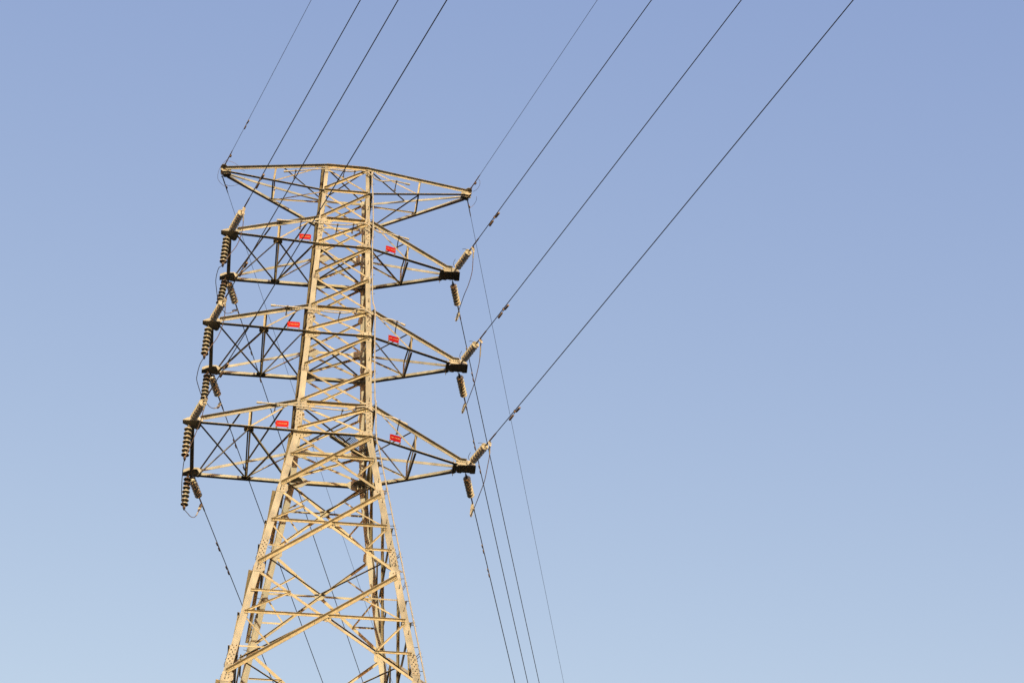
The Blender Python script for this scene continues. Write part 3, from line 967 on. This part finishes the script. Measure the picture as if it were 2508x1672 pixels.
for k, P in jump.items():
    P = [HE[k][0] if p == 'A' else HE[k][1] if p == 'B' else p for p in P]
    S = smooth_path(P, 8)
    side, tier = SIDE[k[0]], TIER[k[1]]
    root = empty('jumper_wire', S[0])
    tag(root, f'slack brown jumper loop round the {side} end of the {tier} crossarm', 'jumper cable', 'jumper loops')
    m = MB(); m.tube(S, .0125, 8)
    m.obj('cable', M_JUMP, root, S[0], True)
    for e, tab in ((0, near), (-1, far)):
        m = MB()
        W = wpt(tab, k, T0 + (.25 if e == 0 else .35))
        q = S[e]
        i1 = 6 if e == 0 else -7
        seg = S[:8] if e == 0 else S[-8:]
        d = (S[1] - S[0]).normalized() if e == 0 else (S[-2] - S[-1]).normalized()
        # flat terminal pad
        c = lerp(W, q, .5)
        ax = (q - W)
        ln = max(ax.length, .12)
        ax = ax.normalized() if ax.length > .02 else d
        sv = ax.cross(V((0, -1, .3))).normalized()
        nv = ax.cross(sv).normalized()
        c = W + ax * (ln * .45)
        m.plate([c + ax * a_ + sv * b_ - nv * .008 for a_, b_ in ((-ln * .5, -.02), (-ln * .3, -.05), (ln * .5, -.05), (ln * .5 + .09, -.02), (ln * .5 + .09, .02), (ln * .5, .05), (-ln * .3, .05), (-ln * .5, .02))], nv, .016)
        for a_ in (0.0, .06):
            for b_ in (-.025, .025):
                m.cyl(c + ax * a_ + sv * b_ - nv * .03, c + ax * a_ + sv * b_ + nv * .03, .011, 6, 1)
        m.tube(seg, .022, 8)
        m.obj('terminal_lug', [M_ALU, M_HARD], root, S[0])

# earth wire fittings
for k, tab in (('GL', near), ('GL', far), ('GR', near), ('GR', far)):
    side = SIDE[k[1]]
    p0, p1 = wpt(tab, k, 0), wpt(tab, k, 1)
    d = (p1 - p0).normalized()
    rot = V((0, 0, -1)).rotation_difference(d)
    w = 'near' if tab is near else 'far'
    root = tag(empty('earth_wire_clamp', p0, rot), f'small dark shackle and clamp holding the {w} span earth wire at the {side} peak tip', 'wire clamp', 'earth wire clamps')
    m = MB()
    m.tube(smooth_path([(0, .012, 0.08), (.0, .03, .04), (0, .03, -.02), (0, 0, -.055), (0, -.03, -.02), (0, -.03, .04), (0, -.012, .08)], 4), .011, 6)
    m.cyl((-.05, 0, -.06), (.05, 0, -.06), .012, 6)
    m.obj('shackle', M_HARD, root)
    m = MB()
    m.box((0, 0, -.11), (.018, 0, 0), (0, .02, 0), (0, 0, .05))
    m.tube([(0, 0, -.12), (0, 0, -.3), (0, 0, -.8), (0, 0, -.95)], [.02, .02, .017, .008], 8)
    m.box((.02, .02, -.42 if k == 'GR' else -.62), (.03, 0, 0), (0, .03, 0), (0, 0, .045))
    m.obj('wedge_clamp', M_DAMP, root)
loops = [[(-4.22, -.95, 11.66), (-4.296, -.877, 11.66), (-4.416, -.728, 11.588), (-4.508, -.566, 11.494), (-4.547, -.412, 11.427), (-4.546, -.217, 11.371), (-4.511, -.1, 11.38), (-4.441, .1, 11.43), (-4.31, .42, 11.58), (-4.27, .7, 11.87)],
         [(-4.231, -.9, 11.615), (-4.114, -.9, 11.609), (-3.977, -.9, 11.546), (-3.886, -.85, 11.522), (-3.808, -.75, 11.501), (-3.731, -.7, 11.465), (-3.613, -.45, 11.61)],
         [(-4.27, .7, 11.89), (-4.15, .65, 11.81), (-4.03, .55, 11.74), (-3.88, .5, 11.76), (-3.77, .4, 11.77), (-3.69, .3, 11.83), (-3.62, .2, 11.86)],
         [(4.72, -.85, 11.83), (4.78, -.8, 11.84), (4.80, -.66, 11.74), (4.72, -.45, 11.70), (4.62, -.2, 11.80)],
         [(4.60, .62, 11.70), (4.72, .55, 11.80), (4.8, .3, 11.83), (4.78, .1, 11.84)]]
loop_lab = ['thin grey bonding loop bowing out left of the left peak tip', 'thin bonding wire arching over the top chord beside the left peak tip', 'thin bonding wire dipping below the top chord beside the left peak tip',
            'short thin bonding wire curling in front of the right peak tip', 'short thin bonding wire behind the right peak tip']
for P, lb in zip(loops, loop_lab):
    tubeobj('bonding_wire', smooth_path(P, 8), .0062, M_JUMP, lb, 'bonding wire', 'bonding wires at the peak tips', 6)

# vibration dampers
def damper_proto():
    root = empty('vibration_damper', (0, 0, 0))
    m = MB()   # local X along the wire, hangs towards -Z
    m.box((0, 0, -.03), (.022, 0, 0), (0, .014, 0), (0, 0, .04))
    m.cyl((0, -.03, -.02), (0, .03, -.02), .01, 6)
    m.box((0, 0, .008), (.026, 0, 0), (0, .02, 0), (0, 0, .012))
    m.obj('wire_clamp', M_DAMP, root)
    m = MB()
    m.tube([(-.3, 0, -.1), (-.1, 0, -.09), (0, 0, -.07), (.1, 0, -.09), (.3, 0, -.1)], .007, 6)
    m.obj('messenger_cable', M_HARD, root)
    for s in (-1, 1):
        m = MB()
        m.tube([(s * .075, 0, -.091), (s * .09, 0, -.092), (s * .1, 0, -.093), (s * .31, 0, -.1), (s * .33, 0, -.101), (s * .335, 0, -.101)], [.014, .026, .031, .033, .031, .022], 12)
        m.obj('damper_weight', M_DAMP, root, smooth=True)
    return root
proto = damper_proto()
D = [(near, 'GL', 2.44, ''), (near, 'L1', 3.02, ''), (near, 'L2', 3.2, ''), (near, 'L3', 3.18, ''), (near, 'R1', 3.21, ''), (near, 'R2', 3.28, ''), (near, 'R3', 3.33, ''),
     (far, 'L1', 3.6, 'upper'), (far, 'L1', 5.11, 'lower'), (far, 'L2', 3.68, 'upper'), (far, 'L2', 5.22, 'lower'), (far, 'L3', 3.84, 'upper'), (far, 'L3', 5.21, 'lower'),
     (far, 'R1', 3.6, 'upper'), (far, 'R1', 4.97, 'lower'), (far, 'R2', 3.73, 'upper'), (far, 'R2', 5.09, 'lower'), (far, 'R3', 4.0, 'upper'), (far, 'R3', 5.39, 'lower')]
for i, (tab, k, t, ul) in enumerate(D):
    o = proto if i == 0 else copy_tree(proto)
    a, b = wpt(tab, k, t - .05), wpt(tab, k, t + .05)
    d = (b - a).normalized()
    y = UP.cross(d).normalized()
    z = d.cross(y)
    rm = Matrix((d, y, z)).transposed()
    o.rotation_mode = 'QUATERNION'
    o.rotation_quaternion = rm.to_quaternion()
    o.location = (a + b) / 2
    if k != 'GL' and tab is near:
        o.scale = (1.12, 1.12, 1.12)
    if k == 'GL':
        o.scale = (.72, .72, .72)
        lb = 'tiny damper on the thin earth wire above the left peak tip'
    elif tab is near:
        lb = f'damper on the overhead cable beyond the {SIDE[k[0]]} {TIER[k[1]]} crossarm insulator'
    else:
        lb = f'{ul} of two dampers on the receding cable from the {SIDE[k[0]]} {TIER[k[1]]} crossarm'
    tag(o, lb, 'vibration damper', 'vibration dampers clamped on the wires')

# ------------------------------------------------------------ red line signs
def sign(c, right, w, h, text, red, label):
    right = V(right).normalized()
    n = right.cross(UP).normalized()      # outward, towards the camera side
    if n.y > 0:
        n = -n
    root = tag(empty('line_sign', c), label, 'sign', 'red line name signs on the crossarms')
    c = V(c)
    m = MB()
    m.box(c, right * w / 2, n * .0025, UP * h / 2)
    m.obj('sign_plate', red, root, c)
    m = MB()
    for sx_ in (-1, 1):
        b = c + right * sx_ * (w / 2 - .02) - n * .006
        m.box(b - UP * (h / 2 - .0) + UP * .02, right * .02, n * .003, UP * .045)
        m.box(b - UP * (h / 2 + .065) - n * .02, right * .018, n * .02, UP * .05)
        for sz in (-1, 1):
            m.cyl(c + right * sx_ * (w / 2 - .02) + UP * sz * (h / 2 - .02), c + right * sx_ * (w / 2 - .02) + UP * sz * (h / 2 - .02) + n * .012, .011, 8, 1)
    m.obj('bracket', [M_HARD, M_ALU], root, c)
    fc = bpy.data.curves.new('lettering', 'FONT')
    fc.body = text
    fc.align_x, fc.align_y = 'CENTER', 'CENTER'
    fc.size = .063 if len(text) < 6 else .056
    fc.extrude = .001
    fc.offset = .001
    fc.materials.append(M_TEXT)
    tmp = bpy.data.objects.new('lettering', fc)
    C.objects.link(tmp)
    bpy.context.view_layer.update()
    fm = bpy.data.meshes.new_from_object(tmp.evaluated_get(bpy.context.evaluated_depsgraph_get()))
    bpy.data.objects.remove(tmp)
    fo = bpy.data.objects.new('lettering', fm)
    C.objects.link(fo)
    fo.parent = root
    fo.rotation_mode = 'QUATERNION'
    fo.rotation_quaternion = Matrix((right, UP, n)).transposed().to_quaternion()
    fo.location = n * .0045
    return root

LT, RT = '三和分歧線', '三和一兴围線'
sign((-1.64, -1.58, .187), (1, 0, 0), .41, .235, LT, M_RED, 'bright red name sign on the left half of the lowest crossarm')
sign((-1.502, -1.42, 4.263), (1, 0, 0), .41, .225, LT, M_RED, 'bright red name sign on the left half of the middle crossarm')
sign((-1.327, -1.28, 8.158), (1, 0, 0), .40, .225, LT, M_RED, 'bright red name sign on the left half of the upper crossarm, crossed by a cable')
sign((2.0, -1.22, .175), (1, .36, 0), .39, .235, RT, M_RED2, 'crimson name sign tilted along the right half of the lowest crossarm')
sign((1.843, -1.12, 4.20), (1, .36, 0), .385, .235, RT, M_RED2, 'crimson name sign tilted along the right half of the middle crossarm')
sign((1.65, -.98, 8.15), (1, .36, 0), .375, .225, RT, M_RED2, 'crimson name sign tilted along the right half of the upper crossarm')
